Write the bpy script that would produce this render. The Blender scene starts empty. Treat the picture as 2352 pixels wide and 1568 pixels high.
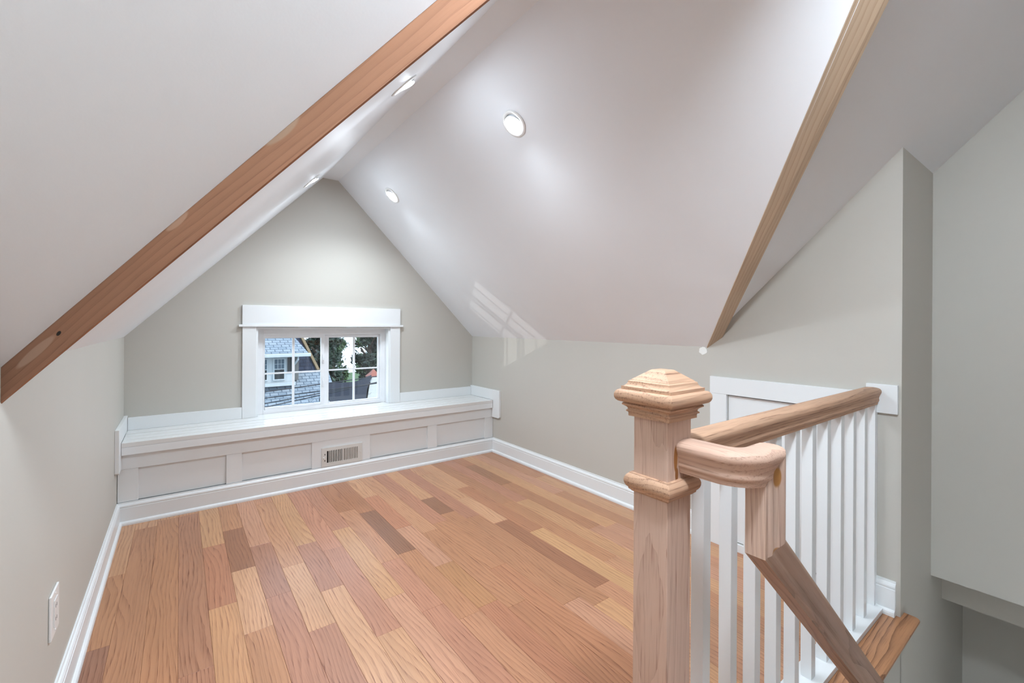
import bpy, bmesh, math, random
from mathutils import Vector, Matrix
random.seed(7)
S = 1.15                      # metres per layout unit (camera height = 1 unit)
scene = bpy.context.scene
C = scene.collection

# ------------------------------------------------------------------ camera
cam_d = bpy.data.cameras.new('camera')
cam = bpy.data.objects.new('camera', cam_d); C.objects.link(cam)
cam_d.sensor_fit = 'HORIZONTAL'; cam_d.sensor_width = 36.0
cam_d.lens = 1021.57 / 2352 * 36.0
cam_d.shift_y = (745.7 - 784.0) / 2352
cam_d.clip_start = 0.02; cam_d.clip_end = 400
YAW, ROLL = 0.6416, 0.0056
cam.rotation_mode = 'XYZ'
cam.matrix_world = (Matrix.Translation((0, 0, S)) @ Matrix.Rotation(-YAW, 4, 'Z')
                    @ Matrix.Rotation(math.pi / 2, 4, 'X') @ Matrix.Rotation(ROLL, 4, 'Z'))
scene.camera = cam

# ------------------------------------------------------------------ world, sun, exposure
w = bpy.data.worlds.new('sky'); scene.world = w; w.use_nodes = True
bg = w.node_tree.nodes['Background']
bg.inputs[0].default_value = (0.62, 0.80, 1.0, 1); bg.inputs[1].default_value = 2.4
sd = bpy.data.lights.new('sun', 'SUN'); sd.energy = 2.2; sd.angle = 0.01; sd.color = (1, .96, .9)
so = bpy.data.objects.new('sun', sd); C.objects.link(so)
so.rotation_euler = Vector((-0.75, 0.55, -0.75)).to_track_quat('-Z', 'Y').to_euler()
gl = bpy.data.lights.new('sun_glint', 'SPOT'); gl.energy = 480; gl.color = (1, .98, .95); gl.spot_size = math.radians(20); gl.spot_blend = .2; gl.shadow_soft_size = .02
go = bpy.data.objects.new('sun_glint', gl); C.objects.link(go); gdir = Vector((1.23, -.80, .376))       # sunlight thrown up by glass down in the yard
go.location = (Vector((.83, 3.3, .67)) - gdir * 4.6) * S; go.rotation_euler = gdir.to_track_quat('-Z', 'Y').to_euler()
LAMP = 140.0                  # radiance of the lamp lenses
BEAM = 25.0                   # watts of each lamp's downward beam
STAIR_FILL = 38.0                 # radiance of the added stairwell fill globe
FILL_GLOBE = 265.0                 # radiance of the added fill globe over the landing
vs = scene.view_settings
vs.view_transform = 'Standard'; vs.look = 'None'; vs.gamma = 1.0; vs.exposure = 0.30
vs.use_curve_mapping = False

# ------------------------------------------------------------------ helpers
def lin(r, g, b):
    f = lambda c: (c / 255 / 12.92) if c / 255 <= .04045 else ((c / 255 + .055) / 1.055) ** 2.4
    return (f(r), f(g), f(b), 1)

def V3(p): return Vector((p[0] * S, p[1] * S, p[2] * S))

def box(bm, x0, x1, y0, y1, z0, z1):
    v = [bm.verts.new(V3(p)) for p in ((x0, y0, z0), (x1, y0, z0), (x1, y1, z0), (x0, y1, z0),
                                      (x0, y0, z1), (x1, y0, z1), (x1, y1, z1), (x0, y1, z1))]
    for f in ((3, 2, 1, 0), (4, 5, 6, 7), (0, 1, 5, 4), (1, 2, 6, 5), (2, 3, 7, 6), (3, 0, 4, 7)):
        bm.faces.new([v[i] for i in f])

def prism(bm, pts, off):
    a = [bm.verts.new(V3(p)) for p in pts]
    b = [bm.verts.new(V3((p[0] + off[0], p[1] + off[1], p[2] + off[2]))) for p in pts]
    n = len(pts)
    bm.faces.new(a); bm.faces.new(b[::-1])
    for i in range(n):
        bm.faces.new((a[i], b[i], b[(i + 1) % n], a[(i + 1) % n]))

def loft(bm, rings, cap=True):
    vr = [[bm.verts.new(V3(p)) for p in r] for r in rings]
    n = len(vr[0])
    for a, b in zip(vr, vr[1:]):
        for i in range(n):
            bm.faces.new((a[i], a[(i + 1) % n], b[(i + 1) % n], b[i]))
    if cap:
        bm.faces.new(vr[0][::-1]); bm.faces.new(vr[-1])

def tube(bm, pts, r, n=6):
    rings = []
    for i, p in enumerate(pts):
        p = Vector(p); d = (Vector(pts[min(i + 1, len(pts) - 1)]) - Vector(pts[max(i - 1, 0)])).normalized()
        u = d.cross(Vector((0, 0, 1)) if abs(d.z) < .9 else Vector((1, 0, 0))).normalized(); v = d.cross(u)
        rings.append([p + r * (math.cos(k * 2 * math.pi / n) * u + math.sin(k * 2 * math.pi / n) * v) for k in range(n)])
    loft(bm, rings)

def disc_ring(bm, c, nrm, prof, n=40):
    """revolve profile [(radius, height along normal)] about axis nrm through c"""
    nrm = Vector(nrm).normalized(); u = nrm.orthogonal().normalized(); v = nrm.cross(u); c = Vector(c)
    rings = [[c + nrm * h + r * (math.cos(k * 2 * math.pi / n) * u + math.sin(k * 2 * math.pi / n) * v) for k in range(n)] for r, h in prof]
    loft(bm, rings, cap=False)
    return rings

def loc_of(o):
    l = Vector(o.location)
    while o.parent: o = o.parent; l += o.location
    return l

def finish(name, bm, mat, parent=None, smooth=None, bevel=0):
    bmesh.ops.remove_doubles(bm, verts=bm.verts, dist=1e-6)
    bmesh.ops.recalc_face_normals(bm, faces=bm.faces)
    if smooth:
        for f in bm.faces: f.smooth = True
        for e in bm.edges:
            if len(e.link_faces) != 2 or e.calc_face_angle(3.2) > math.radians(smooth): e.smooth = False
    lo = Vector([min(v.co[i] for v in bm.verts) for i in range(3)]); hi = Vector([max(v.co[i] for v in bm.verts) for i in range(3)])
    c = (lo + hi) / 2
    for v in bm.verts: v.co -= c
    me = bpy.data.meshes.new(name); bm.to_mesh(me); bm.free()
    if mat: me.materials.append(mat)
    o = bpy.data.objects.new(name, me); C.objects.link(o)
    if parent: o.parent = parent; o.location = c - loc_of(parent)
    else: o.location = c
    if bevel:
        m = o.modifiers.new('bevel', 'BEVEL'); m.width = bevel * S; m.segments = 2; m.limit_method = 'ANGLE'
    return o

def boxo(name, b, mat, parent=None, bevel=0):
    bm = bmesh.new(); box(bm, *b); return finish(name, bm, mat, parent, bevel=bevel)

def thing(name, label, cat, loc, group=None):
    o = bpy.data.objects.new(name, None); C.objects.link(o); o.location = V3(loc); o.empty_display_size = .05
    o['label'] = label; o['category'] = cat
    if group: o['group'] = group
    return o

def tag(o, label, cat, group=None):
    o['label'] = label; o['category'] = cat
    if group: o['group'] = group
    return o

def struct(o): o['kind'] = 'structure'; return o

# ------------------------------------------------------------------ materials
def nodes(name):
    m = bpy.data.materials.new(name); m.use_nodes = True
    nt = m.node_tree; return m, nt, nt.nodes['Principled BSDF']

def paint(name, col, rough=.5, bump=.04, scale=220, spec=.4, mottle=.03):
    m, nt, b = nodes(name); N = nt.nodes; L = nt.links
    tc = N.new('ShaderNodeTexCoord')
    n2 = N.new('ShaderNodeTexNoise'); n2.inputs['Scale'].default_value = 2.2; n2.inputs['Detail'].default_value = 3
    L.new(tc.outputs['Object'], n2.inputs['Vector'])
    hs = N.new('ShaderNodeMixRGB'); hs.blend_type = 'MULTIPLY'; hs.inputs[1].default_value = col
    cr = N.new('ShaderNodeValToRGB'); cr.color_ramp.elements[0].color = (1 - mottle,) * 3 + (1,); cr.color_ramp.elements[1].color = (1 + mottle,) * 3 + (1,)
    hs.inputs[0].default_value = 1
    L.new(n2.outputs[0], cr.inputs[0]); L.new(cr.outputs[0], hs.inputs[2]); L.new(hs.outputs[0], b.inputs['Base Color'])
    b.inputs['Roughness'].default_value = rough; b.inputs['Specular IOR Level'].default_value = spec
    if bump:
        n = N.new('ShaderNodeTexNoise'); n.inputs['Scale'].default_value = scale; n.inputs['Detail'].default_value = 2
        L.new(tc.outputs['Object'], n.inputs['Vector'])
        bp = N.new('ShaderNodeBump'); bp.inputs['Strength'].default_value = bump; bp.inputs['Distance'].default_value = .002
        L.new(n.outputs[0], bp.inputs['Height']); L.new(bp.outputs[0], b.inputs['Normal'])
    return m

def wood(name, base, dark, axis=0, across=1, rough=.45, ringf=26, warp=2.2, streak=.5, pores=.35, use_obj=False, spec=.35, sl=1.0, knots=None):
    """oak: cathedral rings + elongated pores; axis = grain direction, across = face direction"""
    m, nt, b = nodes(name); N = nt.nodes; L = nt.links
    tc = N.new('ShaderNodeTexCoord'); oi = N.new('ShaderNodeObjectInfo')
    add = N.new('ShaderNodeVectorMath'); add.operation = 'MULTIPLY_ADD'
    cx = N.new('ShaderNodeCombineXYZ')
    for i in range(3): L.new(oi.outputs['Random'], cx.inputs[i])
    L.new(cx.outputs[0], add.inputs[0]); add.inputs[1].default_value = (13.7, 31.1, 7.3); L.new(tc.outputs['Object'], add.inputs[2])
    def mp(vec):
        k = N.new('ShaderNodeVectorMath'); k.operation = 'MULTIPLY'; k.inputs[1].default_value = vec
        L.new(add.outputs[0], k.inputs[0]); return k.outputs[0]
    def sc(al, ac):
        v = [ac] * 3; v[axis] = al; return tuple(v)
    def noise(vec, detail=2, rough_=.5):
        n = N.new('ShaderNodeTexNoise'); n.inputs['Scale'].default_value = 1; n.inputs['Detail'].default_value = detail; n.inputs['Roughness'].default_value = rough_
        L.new(mp(vec), n.inputs['Vector']); return n.outputs[0]
    def math_(op, a, bb=None, c=None):
        k = N.new('ShaderNodeMath'); k.operation = op
        for i, x in enumerate((a, bb, c)):
            if x is None: continue
            if isinstance(x, (int, float)): k.inputs[i].default_value = x
            else: L.new(x, k.inputs[i])
        return k.outputs[0]
    low = noise(sc(1.5 * sl, 7), 1.5, .4)
    sep = N.new('ShaderNodeSeparateXYZ'); L.new(add.outputs[0], sep.inputs[0])
    fine_w = noise(sc(9 * sl, 40), 2)
    ph = math_('MULTIPLY_ADD', sep.outputs[across], ringf, math_('MULTIPLY_ADD', low, warp * 6.0, math_('MULTIPLY', fine_w, .5)))
    saw = math_('FRACT', ph)
    ring = math_('POWER', saw, 3.0)
    pore = noise(sc(9 * sl, 300), 2, .6)
    pr = N.new('ShaderNodeMapRange'); pr.inputs[1].default_value = .52; pr.inputs[2].default_value = .72; L.new(pore, pr.inputs[0])
    tone = noise(sc(2.0 * sl, 12), 2)
    mix1 = N.new('ShaderNodeMixRGB'); mix1.inputs[2].default_value = dark
    if use_obj: L.new(oi.outputs['Color'], mix1.inputs[1])
    else: mix1.inputs[1].default_value = base
    if use_obj:
        dk = N.new('ShaderNodeMixRGB'); dk.blend_type = 'MULTIPLY'; dk.inputs[0].default_value = 1
        L.new(oi.outputs['Color'], dk.inputs[1]); dk.inputs[2].default_value = dark; L.new(dk.outputs[0], mix1.inputs[2])
    amt = math_('MULTIPLY', math_('ADD', math_('MULTIPLY', ring, streak), math_('MULTIPLY', math_('MULTIPLY', pr.outputs[0], pores), math_('ADD', math_('MULTIPLY', ring, .8), .35))), math_('MULTIPLY_ADD', tone, 1.0, .5))
    cl = N.new('ShaderNodeClamp'); L.new(amt, cl.inputs[0]); L.new(cl.outputs[0], mix1.inputs[0])
    tv = N.new('ShaderNodeHueSaturation'); tv.inputs['Saturation'].default_value = 1
    L.new(math_('MULTIPLY_ADD', tone, .4, .8), tv.inputs['Value']); L.new(mix1.outputs[0], tv.inputs['Color'])
    out = tv.outputs[0]
    if knots:
        for (kp, kr, kc) in knots:
            d = N.new('ShaderNodeVectorMath'); d.operation = 'SUBTRACT'; L.new(tc.outputs['Object'], d.inputs[0]); d.inputs[1].default_value = kp
            d2 = N.new('ShaderNodeVectorMath'); d2.operation = 'DIVIDE'; L.new(d.outputs[0], d2.inputs[0]); d2.inputs[1].default_value = kr
            ln = N.new('ShaderNodeVectorMath'); ln.operation = 'LENGTH'; L.new(d2.outputs[0], ln.inputs[0])
            mr = N.new('ShaderNodeMapRange'); mr.inputs[1].default_value = 1.0; mr.inputs[2].default_value = .8; L.new(ln.outputs['Value'], mr.inputs[0])
            mk = N.new('ShaderNodeMixRGB'); mk.inputs[2].default_value = kc; L.new(mr.outputs[0], mk.inputs[0]); L.new(out, mk.inputs[1]); out = mk.outputs[0]
    L.new(out, b.inputs['Base Color'])
    b.inputs['Roughness'].default_value = rough; b.inputs['Specular IOR Level'].default_value = spec
    bp = N.new('ShaderNodeBump'); bp.inputs['Strength'].default_value = .12; bp.inputs['Distance'].default_value = .001; bp.invert = True
    L.new(cl.outputs[0], bp.inputs['Height']); L.new(bp.outputs[0], b.inputs['Normal'])
    return m

def plain(name, col, rough=.5, metal=0, spec=.5):
    m, nt, b = nodes(name); N = nt.nodes; L = nt.links
    tc = N.new('ShaderNodeTexCoord'); n = N.new('ShaderNodeTexNoise'); n.inputs['Scale'].default_value = 12
    L.new(tc.outputs['Object'], n.inputs['Vector'])
    mx = N.new('ShaderNodeMixRGB'); mx.inputs[1].default_value = col; mx.inputs[2].default_value = tuple(c * .88 for c in col[:3]) + (1,)
    L.new(n.outputs[0], mx.inputs[0]); L.new(mx.outputs[0], b.inputs['Base Color'])
    b.inputs['Roughness'].default_value = rough; b.inputs['Metallic'].default_value = metal; b.inputs['Specular IOR Level'].default_value = spec
    return m

M = {}
M['wall'] = paint('greige_wall_paint', lin(196, 193, 185), .55)
M['ceil'] = paint('white_ceiling_paint', lin(236, 239, 243), .5)
M['trim'] = paint('white_trim_paint', lin(233, 236, 237), .32, bump=.02, scale=120)
M['bench_top'] = paint('gloss_white_bench_paint', lin(226, 226, 224), .16, bump=.015, scale=60)
M['floor'] = wood('finished_red_oak', None, lin(168, 138, 128), axis=1, across=0, rough=.3, ringf=62, warp=1.5, streak=.38, pores=.85, use_obj=True, spec=.5, sl=.9)
M['oak_z'] = wood('raw_oak_vertical', lin(204, 174, 156), lin(146, 110, 92), axis=2, across=0, rough=.6, ringf=40, warp=1.2, streak=.22, pores=.75)
M['oak_x'] = wood('raw_oak_along_x', lin(196, 158, 130), lin(128, 92, 72), axis=0, across=2, rough=.55, ringf=95, warp=.8, streak=.4, pores=1.0)
M['oak_y'] = wood('raw_oak_along_y', lin(202, 168, 148), lin(138, 104, 86), axis=1, across=2, rough=.55, ringf=95, warp=.8, streak=.3, pores=.9)
M['oak_nose'] = wood('finished_oak_nosing', lin(186, 134, 96), lin(120, 78, 52), axis=0, across=1, rough=.3, ringf=45, warp=1.0, streak=.8, pores=.7)
M['oak_newel'] = wood('raw_oak_newel', lin(204, 174, 156), lin(146, 110, 92), axis=2, across=0, rough=.6, ringf=40, warp=1.2, streak=.22, pores=.75,
                      knots=[((-.014, -.0421, .395), (.007, .006, .030), lin(150, 98, 52)), ((-.010, -.0421, .362), (.006, .006, .016), lin(140, 90, 48)), ((.026, -.0421, -.14), (.003, .006, .006), lin(110, 66, 48))])
M['oak_drop'] = wood('raw_oak_drop_piece', lin(206, 178, 160), lin(140, 104, 88), axis=2, across=1, rough=.6, ringf=110, warp=.6, streak=.4, pores=.8,
                     knots=[((-.004, -.028, .050), (.014, .008, .024), lin(160, 112, 62)), ((-.004, -.028, -.095), (.016, .008, .010), lin(170, 126, 84))])
M['plastic'] = plain('white_plastic', lin(238, 238, 236), .3)
M['metal_white'] = plain('white_enamelled_metal', lin(226, 226, 222), .35)
M['dark'] = plain('dark_void', lin(18, 17, 16), .8)
M['brown'] = plain('dusty_brown_metal', lin(120, 108, 98), .6)
M['patch'] = paint('joint_compound', lin(240, 240, 236), .7, bump=.3, scale=90)
M['vinyl'] = plain('white_vinyl', lin(240, 241, 243), .3)

def glass_mat():
    m, nt, b = nodes('window_glass'); N = nt.nodes; L = nt.links
    N.remove(b); t = N.new('ShaderNodeBsdfTransparent'); g = N.new('ShaderNodeBsdfGlossy'); g.inputs['Roughness'].default_value = .02
    lw = N.new('ShaderNodeLayerWeight'); lw.inputs['Blend'].default_value = .5; pw = N.new('ShaderNodeMath'); pw.operation = 'POWER'; pw.inputs[1].default_value = 5
    fr = N.new('ShaderNodeMath'); fr.operation = 'MULTIPLY_ADD'; fr.inputs[1].default_value = .9; fr.inputs[2].default_value = .04; mx = N.new('ShaderNodeMixShader')
    L.new(lw.outputs['Facing'], pw.inputs[0]); L.new(pw.outputs[0], fr.inputs[0])
    L.new(fr.outputs[0], mx.inputs[0]); L.new(t.outputs[0], mx.inputs[1]); L.new(g.outputs[0], mx.inputs[2])
    L.new(mx.outputs[0], N['Material Output'].inputs['Surface']); return m
M['glass'] = glass_mat()
def emit(name, col, s):
    m, nt, b = nodes(name); b.inputs['Base Color'].default_value = col
    b.inputs['Emission Color'].default_value = col; b.inputs['Emission Strength'].default_value = s; return m
M['lens'] = emit('glowing_lamp_lens', (.79, .90, 1, 1), LAMP)

# ------------------------------------------------------------------ layout numbers (units of camera height)
XL, XR, XR2, XR3, XR4 = -.2443, 1.993, 2.4323, 2.6326, 3.103
YG, YC = 3.2324, .4231
ZEL, ZER, ZR, X1, X2 = .9222, .9008, 2.0032, .784, .8864
ZC, MM = 1.6196, .9878
ML, MR = (ZR - ZEL) / (X1 - XL), (ZR - ZER) / (XR - X2)
mainz = lambda y: ZC + MM * (YC - y)
mainy = lambda z: YC - (z - ZC) / MM
YT = mainy(ZR)                       # main slope meets the flat strip here
zl = lambda x: ZEL + ML * (x - XL)
zrr = lambda x: ZER + MR * (XR - x)
YR = -2.40                           # wall behind the camera
YF = -1.35                            # rear end of flat ceiling strip
zrear = lambda y: ZR - .99 * (YF - y)
STX = .7667                          # top riser of the stairs
YS0 = -.46                           # far side of the stairwell

# ------------------------------------------------------------------ room shell
# floor: subfloor slab + individual planks
bm = bmesh.new()
box(bm, XL - .1, STX, YR - .1, YG + .1, -.12, -.02)
box(bm, STX, XR + .02, YC + .002, YG + .1, -.12, -.02)
box(bm, STX, XR2 + .1, YR - .1, YS0, -.12, -.02)
floor = struct(finish('floor', bm, M['oak_nose']))
PW = .0848
tones = [lin(*c) for c in ((206, 158, 124), (200, 150, 114), (212, 166, 130), (196, 146, 112), (208, 160, 132), (202, 152, 120), (190, 138, 106), (214, 168, 128), (198, 146, 120))]
DK, DK2, PALE, MAU, TAN, RED = lin(160, 118, 94), lin(170, 122, 94), lin(220, 174, 138), lin(186, 138, 114), lin(196, 148, 108), lin(198, 142, 112)
# planks read off the photo: row -> list of (y_far, y_near, tone)
special = {9: [(2.356, 1.84, DK)], 13: [(2.335, 2.095, DK)], 4: [(2.80, 2.015, None), (2.015, 1.545, PALE), (1.545, .75, MAU)], 15: [(2.72, 2.223, None), (2.223, 1.845, PALE), (1.838, 1.165, DK2)],
           16: [(1.666, .95, lin(218, 174, 130))], 10: [(2.55, 2.075, RED), (2.075, 1.655, None), (1.655, 1.325, TAN), (1.325, .8, RED)], 2: [(2.536, 2.10, DK2), (2.10, 1.655, PALE), (1.655, .9, None)],
           1: [(2.40, 1.87, RED), (1.87, 1.0, lin(212, 164, 124))], 3: [(2.29, 1.825, MAU), (1.825, 1.2, None)], 5: [(2.175, 1.752, MAU), (1.752, 1.15, PALE)], 19: [(2.7, 2.26, lin(178, 132, 100))],
           0: [(2.86, 1.56, lin(184, 136, 108)), (1.56, .6, lin(190, 140, 112))], -1: [(2.86, .7, lin(200, 148, 112))], -2: [(2.80, .95, lin(196, 146, 112))], -3: [(1.85, 1.1, lin(168, 124, 102))]}
def add_plank(x0, x1, y0, y1, col):
    g = .0002; c = .0006; zt = random.uniform(-.0002, .0002); zb = -.02
    bm = bmesh.new(); x0 += g; x1 -= g; y0 += g; y1 -= g
    r0 = [(x0, y0, zb), (x1, y0, zb), (x1, y1, zb), (x0, y1, zb)]
    r1 = [(p[0], p[1], zt - c) for p in r0]
    r2 = [(x0 + c, y0 + c, zt), (x1 - c, y0 + c, zt), (x1 - c, y1 - c, zt), (x0 + c, y1 - c, zt)]
    loft(bm, [r0, r1, r2]); o = finish('plank', bm, M['floor'], floor)
    k = random.uniform(.95, 1.05); o.color = (col[0] * k * .86, col[1] * k * .80, col[2] * k * .74, 1)
i = -3
while i * PW < XR - .001:
    x0, x1 = max(i * PW, XL + .001), min((i + 1) * PW, XR - .001)
    lo_all = YR + .001 if x1 <= STX + .03 else YC + .045
    if x0 < STX < x1: x1_ = x1
    cuts = sorted(special.get(i, []), key=lambda s: -s[0])
    y = 2.905
    def fill(ya, yb):
        while ya - yb > 1e-4:
            ln = random.uniform(.38, .95)
            if ya - yb - ln < .22: ln = ya - yb
            if ln > 1.15: ln = ln / 2
            add_plank(x0, x1, ya - ln, ya, random.choice(tones)); ya -= ln
    for yf, yn, t in cuts:
        fill(y, yf); add_plank(x0, x1, max(yn, lo_all), yf, t or random.choice(tones)); y = yn
    fill(y, lo_all)
    i += 1

# walls
W0, W1, WZ0, WZ1 = .3895, 1.2655, .400, .9765      # window opening
bm = bmesh.new(); T = (0, .12, 0)
prism(bm, [(XL - .02, YG, -.05), (W0, YG, -.05), (W0, YG, zl(W0) + .03), (XL - .02, YG, ZEL + .03)], T)
prism(bm, [(W1, YG, -.05), (XR + .02, YG, -.05), (XR + .02, YG, ZER + .03), (W1, YG, zrr(W1) + .03)], T)
prism(bm, [(W0, YG, -.05), (W1, YG, -.05), (W1, YG, WZ0), (W0, YG, WZ0)], T)
prism(bm, [(W0, YG, WZ1), (W1, YG, WZ1), (W1, YG, zrr(W1) + .03), (X2, YG, ZR + .03), (X1, YG, ZR + .03), (W0, YG, zl(W0) + .03)], T)
struct(finish('wall_gable', bm, M['wall']))
struct(boxo('wall_left', (XL - .08, XL, YR - .08, YG + .12, -.12, 2.15), M['wall']))
DY0, DY1, DZ0, DZ1 = .598, 1.0287, .035, .691       # access door opening
bm = bmesh.new()
box(bm, XR, XR4 + .08, DY1, YG + .12, -2.2, 1.9); box(bm, XR, XR4 + .08, YC, DY0, -2.2, 2.0)
box(bm, XR, XR4 + .08, DY0, DY1, -2.2, DZ0); box(bm, XR, XR4 + .08, DY0, DY1, DZ1, 1.95); box(bm, XR + .08, XR + .12, DY0, DY1, DZ0, DZ1)
struct(finish('wall_right', bm, M['wall']))
bm = bmesh.new()
box(bm, XR2, XR2 + .08, YR, YC, 0, 2.15); box(bm, XR2 + .08, XR3, YR, YC, -.0005, .06)
box(bm, XR3, XR3 + .05, YR, YC, -.166, .06); box(bm, XR3 + .05, XR4, YR, YC, -.166, -.12); box(bm, XR4, XR4 + .08, YR, YC, -2.2, -.1)
struct(finish('wall_stair', bm, M['wall']))
bm = bmesh.new()
box(bm, XL - .08, XR2 + .08, YR - .08, YR, -.1, 2.1)
struct(finish('wall_rear', bm, M['wall']))
bm = bmesh.new(); box(bm, STX, XR4, YS0 - .08, YS0, -2.2, -.02); box(bm, STX - .06, STX, YS0, YC, -2.2, -.12); box(bm, STX - .06, XR + .01, YC, YC + .06, -2.2, -.024); box(bm, STX - .06, XR4 + .08, YS0 - .08, YC, -2.28, -2.2)
struct(finish('wall_stairwell', bm, M['wall']))
# ceilings
LX, RY = .039, .028      # how far the plaster runs past the theoretical valley lines
UP = (0, 0, .07)
bm = bmesh.new(); prism(bm, [(XL - .06, YG + .1, zl(XL - .06)), (X1, YG + .1, ZR), (X1, YT, ZR), (XL, mainy(ZEL), ZEL), (XL - .06, mainy(ZEL), zl(XL - .06))], UP); struct(finish('ceiling_left', bm, M['ceil']))
bm = bmesh.new(); prism(bm, [(XR + .06, YG + .1, zrr(XR + .06)), (X2, YG + .1, ZR), (X2, YT, ZR), (XR, mainy(ZER) - RY, ZER), (XR + .06, mainy(ZER) - RY, zrr(XR + .06))], UP); struct(finish('ceiling_right', bm, M['ceil']))
bm = bmesh.new(); prism(bm, [(X1, YG + .1, ZR), (X2, YG + .1, ZR), (X2, YT, ZR), (X1, YT, ZR)], UP); struct(finish('ceiling_ridge', bm, M['ceil']))
bm = bmesh.new()
prism(bm, [(XL - .05, mainy(ZEL), ZEL), (XL, mainy(ZEL), ZEL), (X1 + LX * 1.08, YT, ZR), (XL - .05, YT, ZR)], UP)
prism(bm, [(XR, mainy(ZER), ZER), (X2, YT, ZR), (XR2 + .06, YT, ZR), (XR2 + .06, YC + .05, mainz(YC + .05)), (XR + .05, YC + .05, mainz(YC + .05)), (XR + .05, mainy(ZER), ZER)], UP)
prism(bm, [(XL - .05, YT, ZR), (XR2 + .06, YT, ZR), (XR2 + .06, YF, ZR), (XL - .05, YF, ZR)], UP)
prism(bm, [(XL - .05, YF, ZR), (XR2 + .06, YF, ZR), (XR2 + .06, YR - .05, zrear(YR - .05)), (XL - .05, YR - .05, zrear(YR - .05))], UP)
struct(finish('ceiling_main', bm, M['ceil']))

# valley boards
def valley_board(name, rings, mat):
    """rings: the four corners at the low and at the high end; local x runs along the board so the grain follows it"""
    rings = [[Vector(p) for p in r] for r in rings]
    ax = (rings[1][0] - rings[0][0]).normalized(); ay = (rings[0][1] - rings[0][0]); ay = (ay - ax * ay.dot(ax)).normalized(); az = ax.cross(ay)
    R = Matrix((ax, ay, az)).transposed()
    cen = sum((p for r in rings for p in r), Vector()) / 8
    bm = bmesh.new(); loft(bm, [[R.transposed() @ (p - cen) for p in r] for r in rings])
    o = finish(name, bm, mat); o.matrix_world = Matrix.Translation(cen * S) @ R.to_4x4(); return struct(o)
def ring_l(z):
    t = Vector((XL + (z - ZEL) / ML + LX * (z - .92), mainy(z), z)); q = Vector((.003, .0028, 0))
    return [t + Vector((0, 0, .004)), t - Vector((0, 0, .053)), t + q - Vector((0, 0, .053)), t + q + Vector((0, 0, .03))]
def ring_r(z):
    v = Vector((XR - (z - ZER) / MR, mainy(z), z)); e = v - Vector((0, RY - (z - .908) * .031, 0)); f = v + Vector((.052, -.0514, 0))
    return [e - Vector((0, 0, .001)), f, f + Vector((0, 0, .06)), e + Vector((0, 0, .04))]
M['fir_l'] = wood('reddish_fir', lin(158, 114, 88), lin(112, 74, 54), axis=0, across=1, rough=.5, ringf=60, warp=.5, streak=.35, pores=.3,
                  knots=[((-.855, .005, .0), (.06, .010, .2), lin(176, 142, 120)), ((-.20, -.02, .0), (.045, .017, .2), lin(164, 134, 112)), ((-.46, -.014, 0), (.03, .010, .2), lin(178, 140, 116)), ((-.79, .006, 0), (.007, .004, .2), lin(30, 22, 18))])
M['fir_r'] = wood('lit_fir', lin(190, 168, 144), lin(146, 114, 86), axis=0, across=1, rough=.5, ringf=70, warp=.5, streak=.4, pores=.25)  # same wood as the left board, colour lightened for the light on it
valley_board('trim_1', [ring_l(.84), ring_l(1.96)], M['fir_l'])
valley_board('trim_2', [ring_r(.86), ring_r(1.96)], M['fir_r'])

# ------------------------------------------------------------------ baseboards
BH = .110
def base_profile():   # (distance from wall, z)
    return [(0, 0), (.022, 0), (.022, .008), (.020, .014), (.015, .019), (.0125, .0195), (.0125, .083), (.0105, .0845), (.0105, .088), (.0125, .090), (.012, .095), (.0085, .101), (.005, .104), (.0045, BH), (0, BH)]
def baseboard(name, start, end, nrm):
    bm = bmesh.new(); n = Vector(nrm)
    loft(bm, [[Vector(q) + n * d + Vector((0, 0, z)) for d, z in base_profile()] for q in (start, end)])
    return struct(finish(name, bm, M['trim']))
YP = 2.912                                           # bench stile plane
baseboard('baseboard_left', (XL, YR, 0), (XL, YP - .0005, 0), (1, 0, 0))
baseboard('baseboard_bench', (XL + .0005, YP - .0005, 0), (XR - .0005, YP - .0005, 0), (0, -1, 0))
baseboard('baseboard_right', (XR, YP - .001, 0), (XR, 1.1062, 0), (-1, 0, 0))
bm = bmesh.new()
loft(bm, [[Vector((XR, y, 0)) + Vector((-1, 0, 0)) * d + Vector((0, 0, z * 1.06)) for d, z in base_profile()] for y in (.5195, YC + .012)] )
struct(finish('baseboard_corner', bm, M['trim']))

# ------------------------------------------------------------------ window bench
t = thing('window_bench', 'white built-in window bench with recessed front panels under the window', 'bench', (.87, 3.05, 0))
YN = 2.893
boxo('carcass', (XL + .001, XR - .001, YP + .018, YG - .001, .001, .383), M['trim'], t)
ys = [YN, 2.962, 3.039, 3.116, YG + .062]
for k in range(4):
    x0, x1 = (XL + .017, XR - .017)
    if k == 3:
        bm = bmesh.new(); box(bm, x0, x1, ys[3] + .003, YG - .002, .385, .407); box(bm, W0 + .001, W1 - .001, YG - .002, ys[4], .4005, .407)
        finish('seat_board', bm, M['bench_top'], t)
    else:
        boxo('seat_board', (x0, x1, ys[k] + (.003 if k else 0), ys[k + 1] - .003, .385, .407), M['bench_top'], t, bevel=.0012)
boxo('nosing', (XL + .017, XR - .017, YN, YN + .018, .346, .3845), M['trim'], t, bevel=.001)
boxo('top_rail', (XL + .002, XR - .002, YP, YP + .018, .272, .3455), M['trim'], t, bevel=.0008)
for a, b in ((XL + .002, -.163), (.210, .284), (.652, 1.011), (1.427, 1.501), (1.914, XR - .002)):
    boxo('stile', (a, b, YP + .0004, YP + .018, BH + .001, .2715), M['trim'], t, bevel=.0008)
for a, b in ((-.163, .210), (.284, .652), (1.011, 1.427), (1.501, 1.914)):
    boxo('panel', (a, b, YP + .0125, YP + .018, BH + .001, .2715), M['trim'], t)
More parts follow.
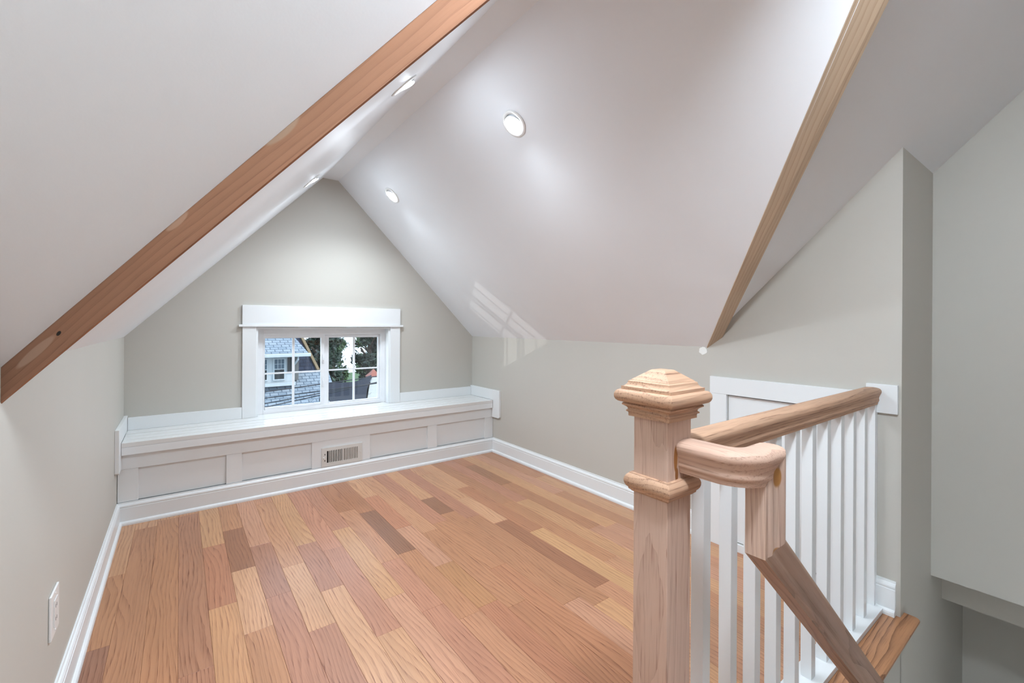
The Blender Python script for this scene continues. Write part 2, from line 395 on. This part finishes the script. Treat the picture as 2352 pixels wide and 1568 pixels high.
for a, b in ((XL + .018, .3115), (1.3435, XR - .018)):
    boxo('back_board', (a, b, YG - .015, YG - .0005, .4075, .477), M['trim'], t, bevel=.001)
for x0, x1 in ((XL + .0005, XL + .0165), (XR - .0165, XR - .0005)):
    bm = bmesh.new(); prism(bm, [(x0, YG - .001, .4075), (x0, YG - .001, .488), (x0, 2.806, .488), (x0, 2.806, .283), (x0, 2.818, .275), (x0, YP - .0015, .275), (x0, YP - .0015, .3455), (x0, YN - .001, .3455), (x0, YN - .001, .4075)], (x1 - x0, 0, 0))
    finish('side_board', bm, M['trim'], t, bevel=.001)

# air register on the bench front
v = thing('air_register', 'white louvred metal air register on the bench front', 'vent', (.832, YP, .105))
vx0, vx1, vz0, vz1 = .707, .957, .1115, .228
yv = YP - .0065
sx0, sx1, sz0, sz1 = .738, .928, .133, .207
bm = bmesh.new()
box(bm, vx0, sx0, yv, YP - .0005, vz0, vz1); box(bm, sx1, vx1, yv, YP - .0005, vz0, vz1)
box(bm, sx0, sx1, yv, YP - .0005, vz0, sz0); box(bm, sx0, sx1, yv, YP - .0005, sz1, vz1)
finish('face_plate', bm, M['metal_white'], v)
boxo('opening', (sx0, (sx0 + sx1) / 2, YP - .0016, YP - .0006, sz0, sz1), M['dark'], v)
boxo('damper', ((sx0 + sx1) / 2, sx1, YP - .0030, YP - .0006, sz0, sz1), M['brown'], v)
n = 18; pitch = (sx1 - sx0) / (n + .45)
for k in range(n + 1):
    x = sx0 + pitch * k + (.0055 if k >= 9 else 0)
    if k == 9: boxo('slat', (x - .0055, x + .0045, yv + .0003, YP - .001, sz0, sz1), M['metal_white'], v)
    elif k > 0 and k < n: boxo('slat', (x, x + pitch * .52, yv + .0003, YP - .001, sz0, sz1), M['metal_white'], v)
boxo('lever', (.7165, .7225, yv - .009, yv + .001, .162, .170), M['metal_white'], v, bevel=.001)
for z in (.187, .149): boxo('slot', (.7245, .7285, yv - .0003, yv + .0002, z - .005, z + .005), M['dark'], v)
bm = bmesh.new(); disc_ring(bm, (.945, yv, .171), (0, -1, 0), [(.004, 0), (.004, .001), (.002, .0018), (.0001, .0018)], 14); finish('screw', bm, M['metal_white'], v, smooth=40)

# ------------------------------------------------------------------ window
win = bpy.data.objects.new('window_1', None); C.objects.link(win); win.location = V3((.83, YG, .68)); win['kind'] = 'structure'
win['label'] = 'white sliding window with grid muntins in the gable wall'
boxo('head_casing', (.3115, 1.3435, YG - .017, YG - .0005, .9935, 1.1143), M['trim'], win, bevel=.001)
boxo('head_fillet', (.292, 1.363, YG - .026, YG - .0005, .9785, .993), M['trim'], win, bevel=.002)
boxo('side_casing', (.3125, .388, YG - .0155, YG - .0005, .4078, .978), M['trim'], win, bevel=.001)
boxo('side_casing', (1.267, 1.3425, YG - .0155, YG - .0005, .4078, .978), M['trim'], win, bevel=.001)
bm = bmesh.new()
box(bm, W0 - .0012, W0 + .010, YG - .004, YG + .10, .4078, WZ1 - .001); box(bm, W1 - .010, W1 + .0012, YG - .004, YG + .10, .4078, WZ1 - .001); box(bm, W0 + .01, W1 - .01, YG - .004, YG + .10, WZ1 - .012, WZ1 - .001)
finish('jamb', bm, M['trim'], win)
FX0, FX1, FZ0, FZ1 = .4375, 1.222, .4325, .9245
bm = bmesh.new(); y0, y1 = YG + .063, YG + .115
box(bm, W0 + .010, FX0, y0, y1, .4078, WZ1 - .012); box(bm, FX1, W1 - .010, y0, y1, .4078, WZ1 - .012)
box(bm, FX0, FX1, y0, y1, FZ1, WZ1 - .012); box(bm, FX0, FX1, y0, y1, .4078, FZ0)
finish('window_frame', bm, M['vinyl'], win, bevel=.001)
def sash(x0, x1, z0, z1, gx0, gx1, gz0, gz1, ya, yb, mx, mz):
    bm = bmesh.new()
    box(bm, x0, gx0, ya, yb, z0, z1); box(bm, gx1, x1, ya, yb, z0, z1); box(bm, gx0, gx1, ya, yb, gz1, z1); box(bm, gx0, gx1, ya, yb, z0, gz0)
    s = finish('sash', bm, M['vinyl'], win, bevel=.001)
    ym = (ya + yb) / 2
    boxo('muntin', (mx - .0075, mx + .0075, ym - .004, ym + .004, gz0, gz1), M['vinyl'], s)
    boxo('muntin', (gx0, mx - .0075, ym - .0039, ym + .0039, mz - .005, mz + .005), M['vinyl'], s)
    boxo('muntin', (mx + .0075, gx1, ym - .0039, ym + .0039, mz - .005, mz + .005), M['vinyl'], s)
    for a, b in ((gx0, mx - .0075), (mx + .0075, gx1)):
        for c, d in ((gz0, mz - .005), (mz + .005, gz1)):
            boxo('pane', (a, b, ym - .001, ym + .001, c, d), M['glass'], s)
    return s
s1 = sash(FX0, .8175, FZ0, FZ1, .4475, .7945, .4475, .9025, YG + .068, YG + .086, .619, .6692)
s2 = sash(.8215, FX1, FZ0, FZ1, .852, 1.2085, .4405, .9015, YG + .088, YG + .106, 1.0305, .6692)
for z in (.755, .590):
    bm = bmesh.new(); box(bm, .803, .8135, YG + .062, YG + .068, z - .03, z + .03); box(bm, .806, .811, YG + .050, YG + .062, z - .012, z + .012); finish('latch', bm, M['vinyl'], s1, bevel=.002)
def squiggle(sa, x, z, y):
    bm = bmesh.new(); pts = [(x + k * .0032, y, z + random.uniform(-.006, .006) + k * .0012) for k in range(10)]
    tube(bm, pts, .0007, 4); finish('scribble', bm, M['dark'], sa)
squiggle(s1, .720, .459, YG + .0755); squiggle(s2, 1.135, .468, YG + .0955)

# ------------------------------------------------------------------ access door in the knee wall
dr = bpy.data.objects.new('door_1', None); C.objects.link(dr); dr.location = V3((XR, .81, .02)); dr['kind'] = 'structure'
dr['label'] = 'short white access door with flat casing in the knee wall'
boxo('casing', (XR - .0155, XR - .0005, 1.0287, 1.1054, .0, .6905), M['trim'], dr, bevel=.001)
boxo('casing', (XR - .0155, XR - .0005, .5215, .598, .0, .6905), M['trim'], dr, bevel=.001)
boxo('casing', (XR - .016, XR - .0005, .5205, 1.1064, .691, .7675), M['trim'], dr, bevel=.001)
boxo('sill', (XR - .012, XR - .0005, .5985, 1.0282, 0, .0345), M['trim'], dr, bevel=.001)
boxo('door_leaf', (XR + .001, XR + .035, DY0 + .002, DY1 - .0008, DZ0 + .003, DZ1 - .005), M['trim'], dr, bevel=.001)
boxo('stop', (XR + .0355, XR + .05, DY0 + .001, DY1 - .001, DZ0 + .001, DZ1 - .001), M['dark'], dr)

# ------------------------------------------------------------------ stair railing
rl = thing('stair_railing', 'raw oak stair railing with box newel, white square balusters and a gooseneck handrail', 'railing', (1.36, .502, 0))
NX, NY = .7301, .502
def sq(e, z, cx=NX, cy=NY): return [(cx - e, cy - e, z), (cx + e, cy - e, z), (cx + e, cy + e, z), (cx - e, cy + e, z)]
bm = bmesh.new(); loft(bm, [sq(.0366, .0), sq(.0366, .832)])
nw = finish('newel_post', bm, M['oak_newel'], rl, bevel=.001)
cap = [(.0366, .8287), (.0440, .8288), (.0440, .8345), (.0445, .8362), (.0470, .8372), (.0475, .8388), (.0468, .8402), (.0450, .8412), (.0448, .843), (.0462, .8455), (.0495, .848), (.0525, .8495), (.0530, .8515), (.0515, .8535), (.0500, .8545), (.0500, .8552),
       (.0548, .8555), (.0585, .857), (.0615, .860), (.0632, .864), (.0635, .868), (.0630, .872), (.0612, .876), (.0585, .8785), (.0560, .8793), (.0538, .8794), (.0538, .8852), (.0515, .8854), (.0488, .8868), (.0466, .8892), (.0452, .892), (.0445, .8952), (.0428, .8960), (.0412, .8968), (.0408, .8978), (.0145, .9172)]
for nm, sl in (('cap_moulding', cap[:31]), ('cap_top', cap[30:])):
    bm = bmesh.new(); loft(bm, [sq(e, z) for e, z in sl]); finish(nm, bm, M['oak_x'], nw, smooth=28)
col = [(.0367, .6858), (.0390, .6862), (.0405, .688), (.0432, .690), (.0440, .6935), (.0462, .6955), (.0485, .699), (.0497, .7035), (.0500, .708), (.0490, .7125), (.0468, .7165), (.0452, .7185), (.0432, .720), (.0425, .7218), (.0367, .722)]
bm = bmesh.new(); loft(bm, [sq(e, z) for e, z in col]); finish('collar', bm, M['oak_x'], nw, smooth=28)

half = [(.017, 0), (.0172, .007), (.0205, .0115), (.0215, .0155), (.0206, .019), (.0203, .0225), (.0222, .030), (.0262, .0385), (.0280, .0445), (.0275, .0495), (.0245, .0545), (.0195, .0572), (.012, .0588), (.004, .0594)]
prof = half + [(-a, b) for a, b in half[::-1]]
HB = .0297
ZB = .7262                                            # underside of the level rail
bm = bmesh.new(); loft(bm, [[(x, NY - a, ZB + b) for a, b in prof] for x in (NX + .0367, XR - .0145)])
finish('handrail', bm, M['oak_x'], rl, smooth=32)
# gooseneck and descending handrail
gx, gz, gy, rad = .748, .7625, .3555, .045
def ring(c, lat, up, k=1.0): return [Vector(c) + Vector(lat) * a + Vector(up) * (b - HB) for a, b in prof]
rings = [ring((gx, NY - .0367, gz), (-1, 0, 0), (0, 0, 1)), ring((gx, gy + rad, gz), (-1, 0, 0), (0, 0, 1))]
for k in range(1, 11):
    a = k / 10 * math.pi / 2
    rings.append(ring((gx + rad * (1 - math.cos(a)), gy + rad * (1 - math.sin(a)), gz), (-math.cos(a), -math.sin(a), 0), (0, 0, 1)))
px = .8115
rings.append(ring((px, gy, gz), (0, -1, 0), (1, 0, 1)))
bm = bmesh.new(); loft(bm, rings); goose = finish('gooseneck', bm, M['oak_y'], rl, smooth=32)
P = math.atan(.905); u2 = (math.sin(P), 0, math.cos(P)); um = Vector((1 + u2[0], 0, u2[2])) / (1 + u2[0])
zq = .6235
bm = bmesh.new(); loft(bm, [ring((px, gy, gz), (0, -1, 0), (1, 0, 1)), ring((px, gy, zq), (0, -1, 0), um)])
finish('drop_piece', bm, M['oak_drop'], rl, smooth=32)
Lr = 1.75
bm = bmesh.new(); loft(bm, [ring((px, gy, zq), (0, -1, 0), um), ring((px + Lr * math.cos(P), gy, zq - Lr * math.sin(P)), (0, -1, 0), u2)])
M['oak_s'] = wood('raw_oak_sloped_rail', lin(176, 146, 126), lin(112, 84, 68), axis=0, across=1, rough=.55, ringf=50, warp=.8, streak=.4, pores=.5)
o = finish('stair_handrail', bm, M['oak_s'], rl, smooth=32)
# rotate the mesh so its local x runs down the slope (grain direction)
Rr = Matrix.Rotation(P, 4, 'Y'); o.data.transform(Rr.inverted()); o.rotation_euler = (0, P, 0)
boxo('shoe_rail', (NX + .0368, XR - .001, NY - .036, NY + .036, .0005, .0175), M['trim'], rl, bevel=.001)
BW = .0138
proto = None
for k in range(11):
    xc = .8522 + .1112 * k + BW
    if proto is None:
        proto = boxo('baluster', (xc - BW, xc + BW, NY - BW, NY + BW, .0176, ZB + .001), M['trim'], rl, bevel=.001)
    else:
        b = proto.copy(); C.objects.link(b); b.parent = rl; b.location = proto.location + Vector((.1112 * k * S, 0, 0))
boxo('rosette', (XR - .0142, XR - .0005, .4306, .5198, .697, .798), M['trim'], rl, bevel=.002)

# oak nosing at the stairwell edge
bm = bmesh.new(); nz = [(.4660, -.019), (.4660, .0), (.392, .0), (.3855, -.002), (.3815, -.0065), (.3805, -.012), (.3825, -.018), (.387, -.022), (.42, -.023)]
loft(bm, [[(x, y, z) for y, z in nz] for x in (STX, XR + .045)])
struct(finish('trim_3', bm, M['oak_nose'], smooth=30))
bm = bmesh.new(); nz = [(STX - .07, -.019), (STX - .07, .0005), (STX + .02, .0005), (STX + .03, -.004), (STX + .032, -.012), (STX + .028, -.02), (STX, -.023)]
loft(bm, [[(x, y, z) for x, z in nz] for y in (YS0 + .001, .3795)])
struct(finish('trim_4', bm, M['oak_nose'], smooth=30))
st = bpy.data.objects.new('stairs', None); C.objects.link(st); st.location = V3((1.8, 0, -1)); st['kind'] = 'structure'
for k in range(10):
    x = STX + .205 * k; z = -.186 * (k + 1)
    boxo('riser', (x + .0005, x + .014, YS0 + .001, YC - .001, z, z + .162), M['trim'], st)
    boxo('tread', (x + .0005, x + .232, YS0 + .001, YC - .001, z - .022, z - .0005), M['oak_nose'], st, bevel=.004)

# ------------------------------------------------------------------ small things
# outlet
ot = thing('wall_outlet', 'white duplex power outlet plate low on the left wall', 'outlet', (XL, 1.527, .245))
boxo('cover_plate', (XL + .0003, XL + .0055, 1.4845, 1.5695, .2455, .352), M['plastic'], ot, bevel=.002)
rc = boxo('receptacle', (XL + .0056, XL + .0072, 1.510, 1.544, .266, .331), M['plastic'], ot, bevel=.0008)
for z in (.283, .314):
    for y in (1.521, 1.532): boxo('slot', (XL + .0073, XL + .0075, y - .0012, y + .0012, z - .004, z + .004), M['dark'], rc)
for z in (.2545, .343):
    bm = bmesh.new(); disc_ring(bm, (XL + .0056, 1.527, z), (1, 0, 0), [(.003, 0), (.003, .0006), (.0001, .0012)], 12); finish('screw', bm, M['plastic'], ot)
# joint compound spot
bm = bmesh.new(); pts = []
for k in range(26):
    a = k / 26 * 2 * math.pi; r = .0195 * (1 + random.uniform(-.1, .1))
    pts.append((XR - .0016, 1.149 + r * 1.05 * math.cos(a), .882 + r * .9 * math.sin(a) - (.004 if abs(a - 4.9) < .15 else 0)))
prism(bm, pts, (.0014, 0, 0))
tag(finish('plaster_patch', bm, M['patch']), 'rough white plaster dab on the grey wall below the right valley board', 'plaster')

# recessed lamps
def lamp(label, c, nrm, group, tilt=.72, lens='lens'):
    nrm = Vector(nrm).normalized()
    t = thing('recessed_light', label, 'light', c, group)
    c = Vector(c)
    bm = bmesh.new(); disc_ring(bm, c, nrm, [(.056, .0003), (.056, .003), (.052, .005), (.043, .005), (.041, .003), (.041, .0005)]); finish('trim_ring', bm, M['plastic'], t, smooth=50)
    ln = (nrm * .68 + Vector((0, 0, -1)) * .32).normalized(); bd = (nrm * (1 - tilt) + Vector((0, 0, -1)) * tilt).normalized()
    bm = bmesh.new(); cc = c + nrm * .0045
    u = ln.orthogonal().normalized(); v = ln.cross(u)
    disc_ring(bm, cc, ln, [(.0002, -.004), (.037, -.004), (.0385, -.001), (.0375, .0)], 36); finish('gimbal', bm, M['plastic'], t, smooth=40)
    bm = bmesh.new(); disc_ring(bm, cc, ln, [(.0374, -.0005), (.0372, .0006), (.034, .0012), (.027, .0018), (.015, .0023), (.0002, .0025)], 36); finish('lens', bm, M[lens], t, smooth=60)
    if lens == 'lens':
        ld = bpy.data.lights.new('beam', 'SPOT'); ld.energy = BEAM; ld.color = (.81, .91, 1); ld.spot_size = math.radians(158); ld.spot_blend = 1.0; ld.shadow_soft_size = .04
        lo = bpy.data.objects.new('beam', ld); C.objects.link(lo); lo.parent = t; lo.location = (cc + bd * .055) * S - loc_of(t)
        lo.rotation_euler = bd.to_track_quat('-Z', 'Y').to_euler()
    return t
nL, nR_, nM = (ML, 0, -1), (-MR, 0, -1), (0, -MM, -1)
lamp('lit recessed ceiling light on the right slope, the one further from the window', (1.0785, 1.437, zrr(1.0785)), nR_, 'lit recessed lights in the sloped ceiling')
lamp('lit recessed ceiling light on the right slope, the one beside the gable wall', (1.075, 2.716, zrr(1.075)), nR_, 'lit recessed lights in the sloped ceiling')
lamp('lit recessed ceiling light on the left slope, the one further from the window', (.624, 1.475, zl(.624)), nL, 'lit recessed lights in the sloped ceiling')
lamp('lit recessed ceiling light on the left slope, the one beside the gable wall', (.573, 2.61, zl(.573)), nL, 'lit recessed lights in the sloped ceiling')
# globe added out of view above the camera to brighten walls and slopes
GX, GY, GZ = .46, .16, 1.79
pd = thing('fill_globe_light', 'frosted white globe fill light added out of view above the landing, on a short stem', 'light', (GX, GY, GZ))
M['globe'] = emit('added_fill_globe', (.79, .90, 1, 1), FILL_GLOBE)
bm = bmesh.new(); gc = Vector((GX, GY, GZ)); loft(bm, [[gc + .07 * Vector((math.sin(a) * math.cos(k * math.pi / 12), math.sin(a) * math.sin(k * math.pi / 12), math.cos(a))) for k in range(24)] for a in [.02 + j * (3.1 / 12) for j in range(13)]])
finish('globe', bm, M['globe'], pd, smooth=60)
bm = bmesh.new(); tube(bm, [(GX, GY, GZ + .07), (GX, GY, mainz(GY) + .005)], .012, 12); finish('stem', bm, M['plastic'], pd, smooth=60)
# lamp added out of view to brighten the stairwell
wl_ = thing('stairwell_fill_lamp', 'frosted globe fill lamp added out of view, low on the stairwell wall', 'light', (1.75, YS0, -.55))
M['stair_fill'] = emit('added_stairwell_fill', (.81, .91, 1, 1), STAIR_FILL)
bm = bmesh.new(); gc = Vector((1.75, YS0 + .085, -.50)); loft(bm, [[gc + .055 * Vector((math.sin(a) * math.cos(k * math.pi / 10), math.sin(a) * math.sin(k * math.pi / 10), math.cos(a))) for k in range(20)] for a in [.02 + j * (3.1 / 10) for j in range(11)]])
finish('globe', bm, M['stair_fill'], wl_, smooth=60)
bm = bmesh.new(); disc_ring(bm, (1.75, YS0 + .0005, -.50), (0, 1, 0), [(.0005, 0), (.04, 0), (.04, .012), (.015, .016), (.015, .032), (.0005, .032)], 20); finish('backplate', bm, M['plastic'], wl_, smooth=40)

# ------------------------------------------------------------------ outside
def shingle(name, c1, c2, cm, bw, rh):
    m, nt, b = nodes(name); N = nt.nodes; L = nt.links
    tc = N.new('ShaderNodeTexCoord')
    br = N.new('ShaderNodeTexBrick'); br.inputs['Color1'].default_value = c1; br.inputs['Color2'].default_value = c2; br.inputs['Mortar'].default_value = cm
    br.inputs['Scale'].default_value = 1; br.inputs['Brick Width'].default_value = bw; br.inputs['Row Height'].default_value = rh; br.inputs['Mortar Size'].default_value = rh * .1; br.offset = .5
    L.new(tc.outputs['Object'], br.inputs['Vector']); L.new(br.outputs['Color'], b.inputs['Base Color']); b.inputs['Roughness'].default_value = .9
    return m
M['sh_light'] = shingle('weathered_grey_shingles', lin(132, 142, 150), lin(112, 124, 134), lin(76, 88, 100), .30, .19)
M['sh_shaded'] = shingle('shaded_grey_shingles', lin(42, 50, 68), lin(32, 40, 56), lin(20, 26, 40), .30, .19)  # grey shingles with the upper slope's shade put into the colour
M['ext_white'] = plain('white_exterior_paint', lin(176, 182, 184), .5)
M['ext_dark'] = plain('dark_shutter_paint', lin(26, 32, 34), .6)
M['ext_glass'] = plain('dark_window_glass', lin(84, 98, 108), .15)
M['brick'] = plain('grey_brick', lin(96, 96, 94), .8)
M['bark'] = plain('bark', lin(66, 54, 44), .9)
M['wood_ext'] = plain('weathered_fascia_wood', lin(120, 102, 76), .8)
M['copper'] = plain('copper_red_roofing', lin(140, 78, 62), .6)
M['shadow_roof'] = plain('shadow_tone_roofing', lin(26, 32, 44), .9)  # shadow tone of the pale roof, put into the colour
M['pale_roof'] = plain('pale_grey_roofing', lin(160, 160, 154), .9)
M['ground'] = plain('grass', lin(66, 90, 50), .95)
M['wire'] = plain('black_cable', lin(30, 34, 42), .6)

def roof_panel(name, pts, mat, parent, th=.12):
    """flat roof panel with its own frame: local x along the eave, y up the slope"""
    a, b_, c_ = (Vector(p) for p in pts[:3])
    ex = (b_ - a).normalized(); n = ex.cross(c_ - b_).normalized(); ey = n.cross(ex)
    R = Matrix((ex, ey, n)).transposed(); cen = sum((Vector(p) for p in pts), Vector()) / len(pts)
    bm = bmesh.new(); loc = [R.transposed() @ (Vector(p) - cen) for p in pts]; prism(bm, loc, (0, 0, -th))
    bmesh.ops.recalc_face_normals(bm, faces=bm.faces)
    me = bpy.data.meshes.new(name); bm.to_mesh(me); bm.free(); me.materials.append(mat)
    o = bpy.data.objects.new(name, me); C.objects.link(o); o.parent = parent
    o.matrix_local = Matrix.Translation(cen * S - loc_of(parent)) @ R.to_4x4(); return o

h = thing('neighbour_house', 'shingled house with a windowed dormer and white gutter, seen outside the window', 'house', (3, 20, -6))
YD = 18.0
# lower main roof rising towards the dormer
roof_panel('roof', [(-2.5, 14.2, -3.75), (4.75, 14.2, -3.75), (4.75, 18.7, -.80), (-2.5, 18.7, -.80)], M['sh_light'], h)
roof_panel('upper_roof', [(-2.5, 18.6, -.86), (4.32, 18.6, -.86), (3.72, 20.2, 1.05), (-2.5, 20.2, 1.05)], M['sh_shaded'], h)
roof_panel('dormer_roof', [(-2.0, YD - .35, -.06), (3.80, YD - .35, -.06), (3.30, YD + 1.6, .95), (-2.0, YD + 1.6, .95)], M['sh_light'], h, .08)
boxo('dormer_wall', (-1.8, 3.42, YD, YD + 1.3, -1.6, -.16), M['ext_white'], h)
boxo('dormer_cheek', (3.42, 3.56, YD + .05, YD + 1.2, -1.1, -.16), M['brick'], h)
boxo('gutter', (-2.0, 3.87, YD - .50, YD - .34, -.20, -.075), M['ext_white'], h, bevel=.02)
bm = bmesh.new(); tube(bm, [(3.46, YD - .4, -.18), (3.46, YD - .38, -.3), (3.40, YD - .06, -.5)], .035, 8); finish('downspout', bm, M['ext_white'], h)
for xa in (1.55, 2.14, 2.70):
    wd = boxo('window', (xa, xa + .40, YD - .05, YD - .001, -1.06, -.26), M['ext_white'], h)
    boxo('pane', (xa + .045, xa + .355, YD - .065, YD - .051, -.635, -.30), M['ext_glass'], wd)
    boxo('pane', (xa + .045, xa + .355, YD - .06, YD - .051, -1.01, -.67), M['ext_dark'], wd)
    for q in (.148, .252): boxo('muntin', (xa + q - .006, xa + q + .006, YD - .072, YD - .066, -.635, -.30), M['ext_white'], wd)
    boxo('muntin', (xa + .045, xa + .355, YD - .0725, YD - .0725 + .006, -.474, -.462), M['ext_white'], wd)
boxo('shutter', (3.17, 3.36, YD - .05, YD - .001, -.80, -.24), M['ext_dark'], h)
boxo('sill_board', (-1.8, 3.40, YD - .30, YD - .001, -1.24, -1.12), M['ext_white'], h)
roof_panel('bargeboard', [(4.33, 18.55, -.80), (4.43, 18.55, -.80), (3.84, 20.15, 1.1), (3.74, 20.15, 1.1)], M['wood_ext'], h, .16)
boxo('wall', (-2.3, 4.2, 15.0, 24, -6.2, -3.55), M['brick'], h)

g2 = thing('outbuilding', 'low building with a pale roof, the gable-shaped shadow on it built as a dark panel, seen outside the window', 'building', (4.3, 11.3, -6))
Q = lambda p: (p[0] * .8, p[1] * .8, 1 + (p[2] - 1) * .8)
roof_panel('roof', [Q(p) for p in ((3.50, 13.40, -1.30), (4.52, 13.40, -1.30), (4.745, 13.973, -1.014), (4.894, 14.214, -.893), (5.115, 14.62, -.69), (4.925, 14.548, -.726), (4.659, 14.397, -.801), (4.425, 14.323, -.838), (3.66, 14.357, -.821))], M['shadow_roof'], g2, .08)  # dark panel in the outline of a shadow lying on the pale roof
roof_panel('sunlit_roof', [Q(p) for p in ((4.50, 13.30, -1.42), (7.6, 13.30, -1.42), (7.6, 14.60, -.77), (5.12, 14.60, -.77), (4.9, 14.2, -.97))], M['pale_roof'], g2, .08)
roof_panel('rear_roof', [Q(p) for p in ((7.6, 15.6, -1.5), (3.7, 15.6, -1.5), (3.7, 14.45, -.90), (7.6, 14.45, -.90))], M['shadow_roof'], g2, .06)
boxo('wall', (2.95, 6.0, 10.9, 12.4, -6.2, -1.15), M['ext_white'], g2)
cu = thing('roof_cupola', 'small white cupola with a reddish pyramid roof on the outbuilding', 'cupola', (4.27, 12.05, -.9))
bm = bmesh.new(); box(bm, 4.16, 4.37, 11.95, 12.16, -.86, -.44); finish('cupola_base', bm, M['ext_white'], cu)
bm = bmesh.new(); sqz = lambda e, z: [(4.265 - e, 12.055 - e, z), (4.265 + e, 12.055 - e, z), (4.265 + e, 12.055 + e, z), (4.265 - e, 12.055 + e, z)]
loft(bm, [sqz(.17, -.44), sqz(.17, -.428), sqz(.08, -.33), sqz(.01, -.235)]); finish('cupola_roof', bm, M['copper'], cu)

# power cables
for wl, pa, pb in (('uppermost', (-2.0, 9, -.40), (5.6, 9, .12)), ('second highest', (-2.0, 9.3, -.52), (5.8, 9.3, -.09)), ('second lowest', (-2.0, 9.6, -.86), (6.0, 9.6, .04)), ('lowest', (-2.0, 9.2, -.95), (6.0, 9.2, .18))):
    bm = bmesh.new(); n = 14
    tube(bm, [(pa[0] + (pb[0] - pa[0]) * k / n, pa[1], pa[2] + (pb[2] - pa[2]) * k / n - .08 * 4 * (k / n) * (1 - k / n) * .5) for k in range(n + 1)], .0105, 5)
    tag(finish('power_cable', bm, M['wire']), wl + ' thin dark overhead cable in front of the shingled house', 'cable', 'overhead cables outside the window')

# trees
def leaf_mat(name, c1, c2):
    m, nt, b = nodes(name); N = nt.nodes; L = nt.links
    tc = N.new('ShaderNodeTexCoord'); n = N.new('ShaderNodeTexNoise'); n.inputs['Scale'].default_value = 1.3; n.inputs['Detail'].default_value = 4
    L.new(tc.outputs['Object'], n.inputs['Vector'])
    cr = N.new('ShaderNodeValToRGB'); cr.color_ramp.elements[0].position = .35; cr.color_ramp.elements[1].position = .65
    cr.color_ramp.elements[0].color = c1; cr.color_ramp.elements[1].color = c2
    L.new(n.outputs[0], cr.inputs[0]); L.new(cr.outputs[0], b.inputs['Base Color']); b.inputs['Roughness'].default_value = .6
    return m
M['leaf1'] = leaf_mat('dark_blue_green_leaves', lin(18, 30, 26), lin(48, 70, 54))
M['leaf2'] = leaf_mat('fresh_green_leaves', lin(28, 48, 28), lin(76, 104, 62))
def tree(label, x, y, zb, zt, r, mat, n, lean=0):
    t = thing('tree', label, 'tree', (x, y, -6.5), 'trees beyond the neighbouring house')
    bm = bmesh.new(); pts = [(x, y, -6.5), (x + lean * .4, y, (zb - 6.5) / 2), (x + lean, y, zb), (x + lean * 1.2, y, (zb + zt) / 2), (x + lean * 1.3, y, zt - .3)]
    rr = [.28, .24, .2, .13, .03]; rings = []
    for (px_, py_, pz_), q in zip(pts, rr): rings.append([(px_ + q * math.cos(a * math.pi / 4), py_ + q * math.sin(a * math.pi / 4), pz_) for a in range(8)])
    loft(bm, rings); finish('trunk', bm, M['bark'], t, smooth=60)
    for k in range(5):
        a = k * 1.25; bm = bmesh.new(); z0 = zb + (zt - zb) * (.1 + .13 * k)
        tube(bm, [(x + lean, y, z0), (x + lean + r * .45 * math.cos(a), y + r * .45 * math.sin(a), z0 + .5), (x + lean + r * .85 * math.cos(a), y + r * .85 * math.sin(a), z0 + .8)], .05, 6); finish('branch', bm, M['bark'], t)
    clumps = []
    for k in range(34):
        a = random.uniform(0, 6.283); f = random.random(); zz = zb + (zt - zb) * f; rad_ = r * (1 - abs(f - .45) * 1.1) * math.sqrt(random.random())
        clumps.append(Vector((x + lean + rad_ * math.cos(a), y + rad_ * math.sin(a), zz)))
    vs_, fs = [], []
    for k in range(n):
        c = random.choice(clumps) + Vector([random.gauss(0, r * .13) for _ in range(3)])
        s_ = random.uniform(.05, .11); d1 = Vector([random.gauss(0, 1) for _ in range(3)]).normalized(); d2 = d1.orthogonal().normalized()
        b0 = len(vs_)
        vs_ += [(c + d1 * s_ * 1.6), (c + d2 * s_ * .7), (c - d1 * s_ * 1.6), (c - d2 * s_ * .7)]; fs.append((b0, b0 + 1, b0 + 2, b0 + 3))
    base = loc_of(t)
    me = bpy.data.meshes.new('foliage'); me.from_pydata([tuple(v * S - base) for v in vs_], [], fs); me.materials.append(mat)
    o = bpy.data.objects.new('foliage', me); C.objects.link(o); o.parent = t; o['kind'] = 'stuff'
tree('dark leafy tree standing behind the neighbouring house roof', 5.45, 22.4, -3.2, 1.5, .80, M['leaf1'], 6500)
tree('dark leafy tree with a leaning trunk behind the outbuilding', 7.55, 22.6, -3.4, 1.5, .75, M['leaf1'], 6500, .2)
tree('dark spreading tree filling the gap behind the outbuilding', 6.5, 26.0, -3.4, 1.6, .95, M['leaf1'], 6500)
tree('tall bright green tree behind the cupola', 9.2, 26.2, -3.5, 1.6, .95, M['leaf2'], 6500)
tree('broad green tree standing far behind the house roof', 7.9, 30.0, -3.2, 1.6, 1.05, M['leaf2'], 6500)
tree('dark green tree standing far behind the cupola', 10.7, 30.2, -3.5, 1.7, 1.05, M['leaf1'], 6500)
tree('pale green tree furthest beyond the house roof', 9.1, 34.6, -3.5, 1.9, 1.25, M['leaf2'], 6500)
tree('pale green tree furthest beyond the cupola', 12.4, 34.8, -3.5, 1.9, 1.25, M['leaf2'], 6500)
gd = boxo('ground', (-40, 60, 5, 70, -6.7, -6.5), M['ground']); struct(gd)
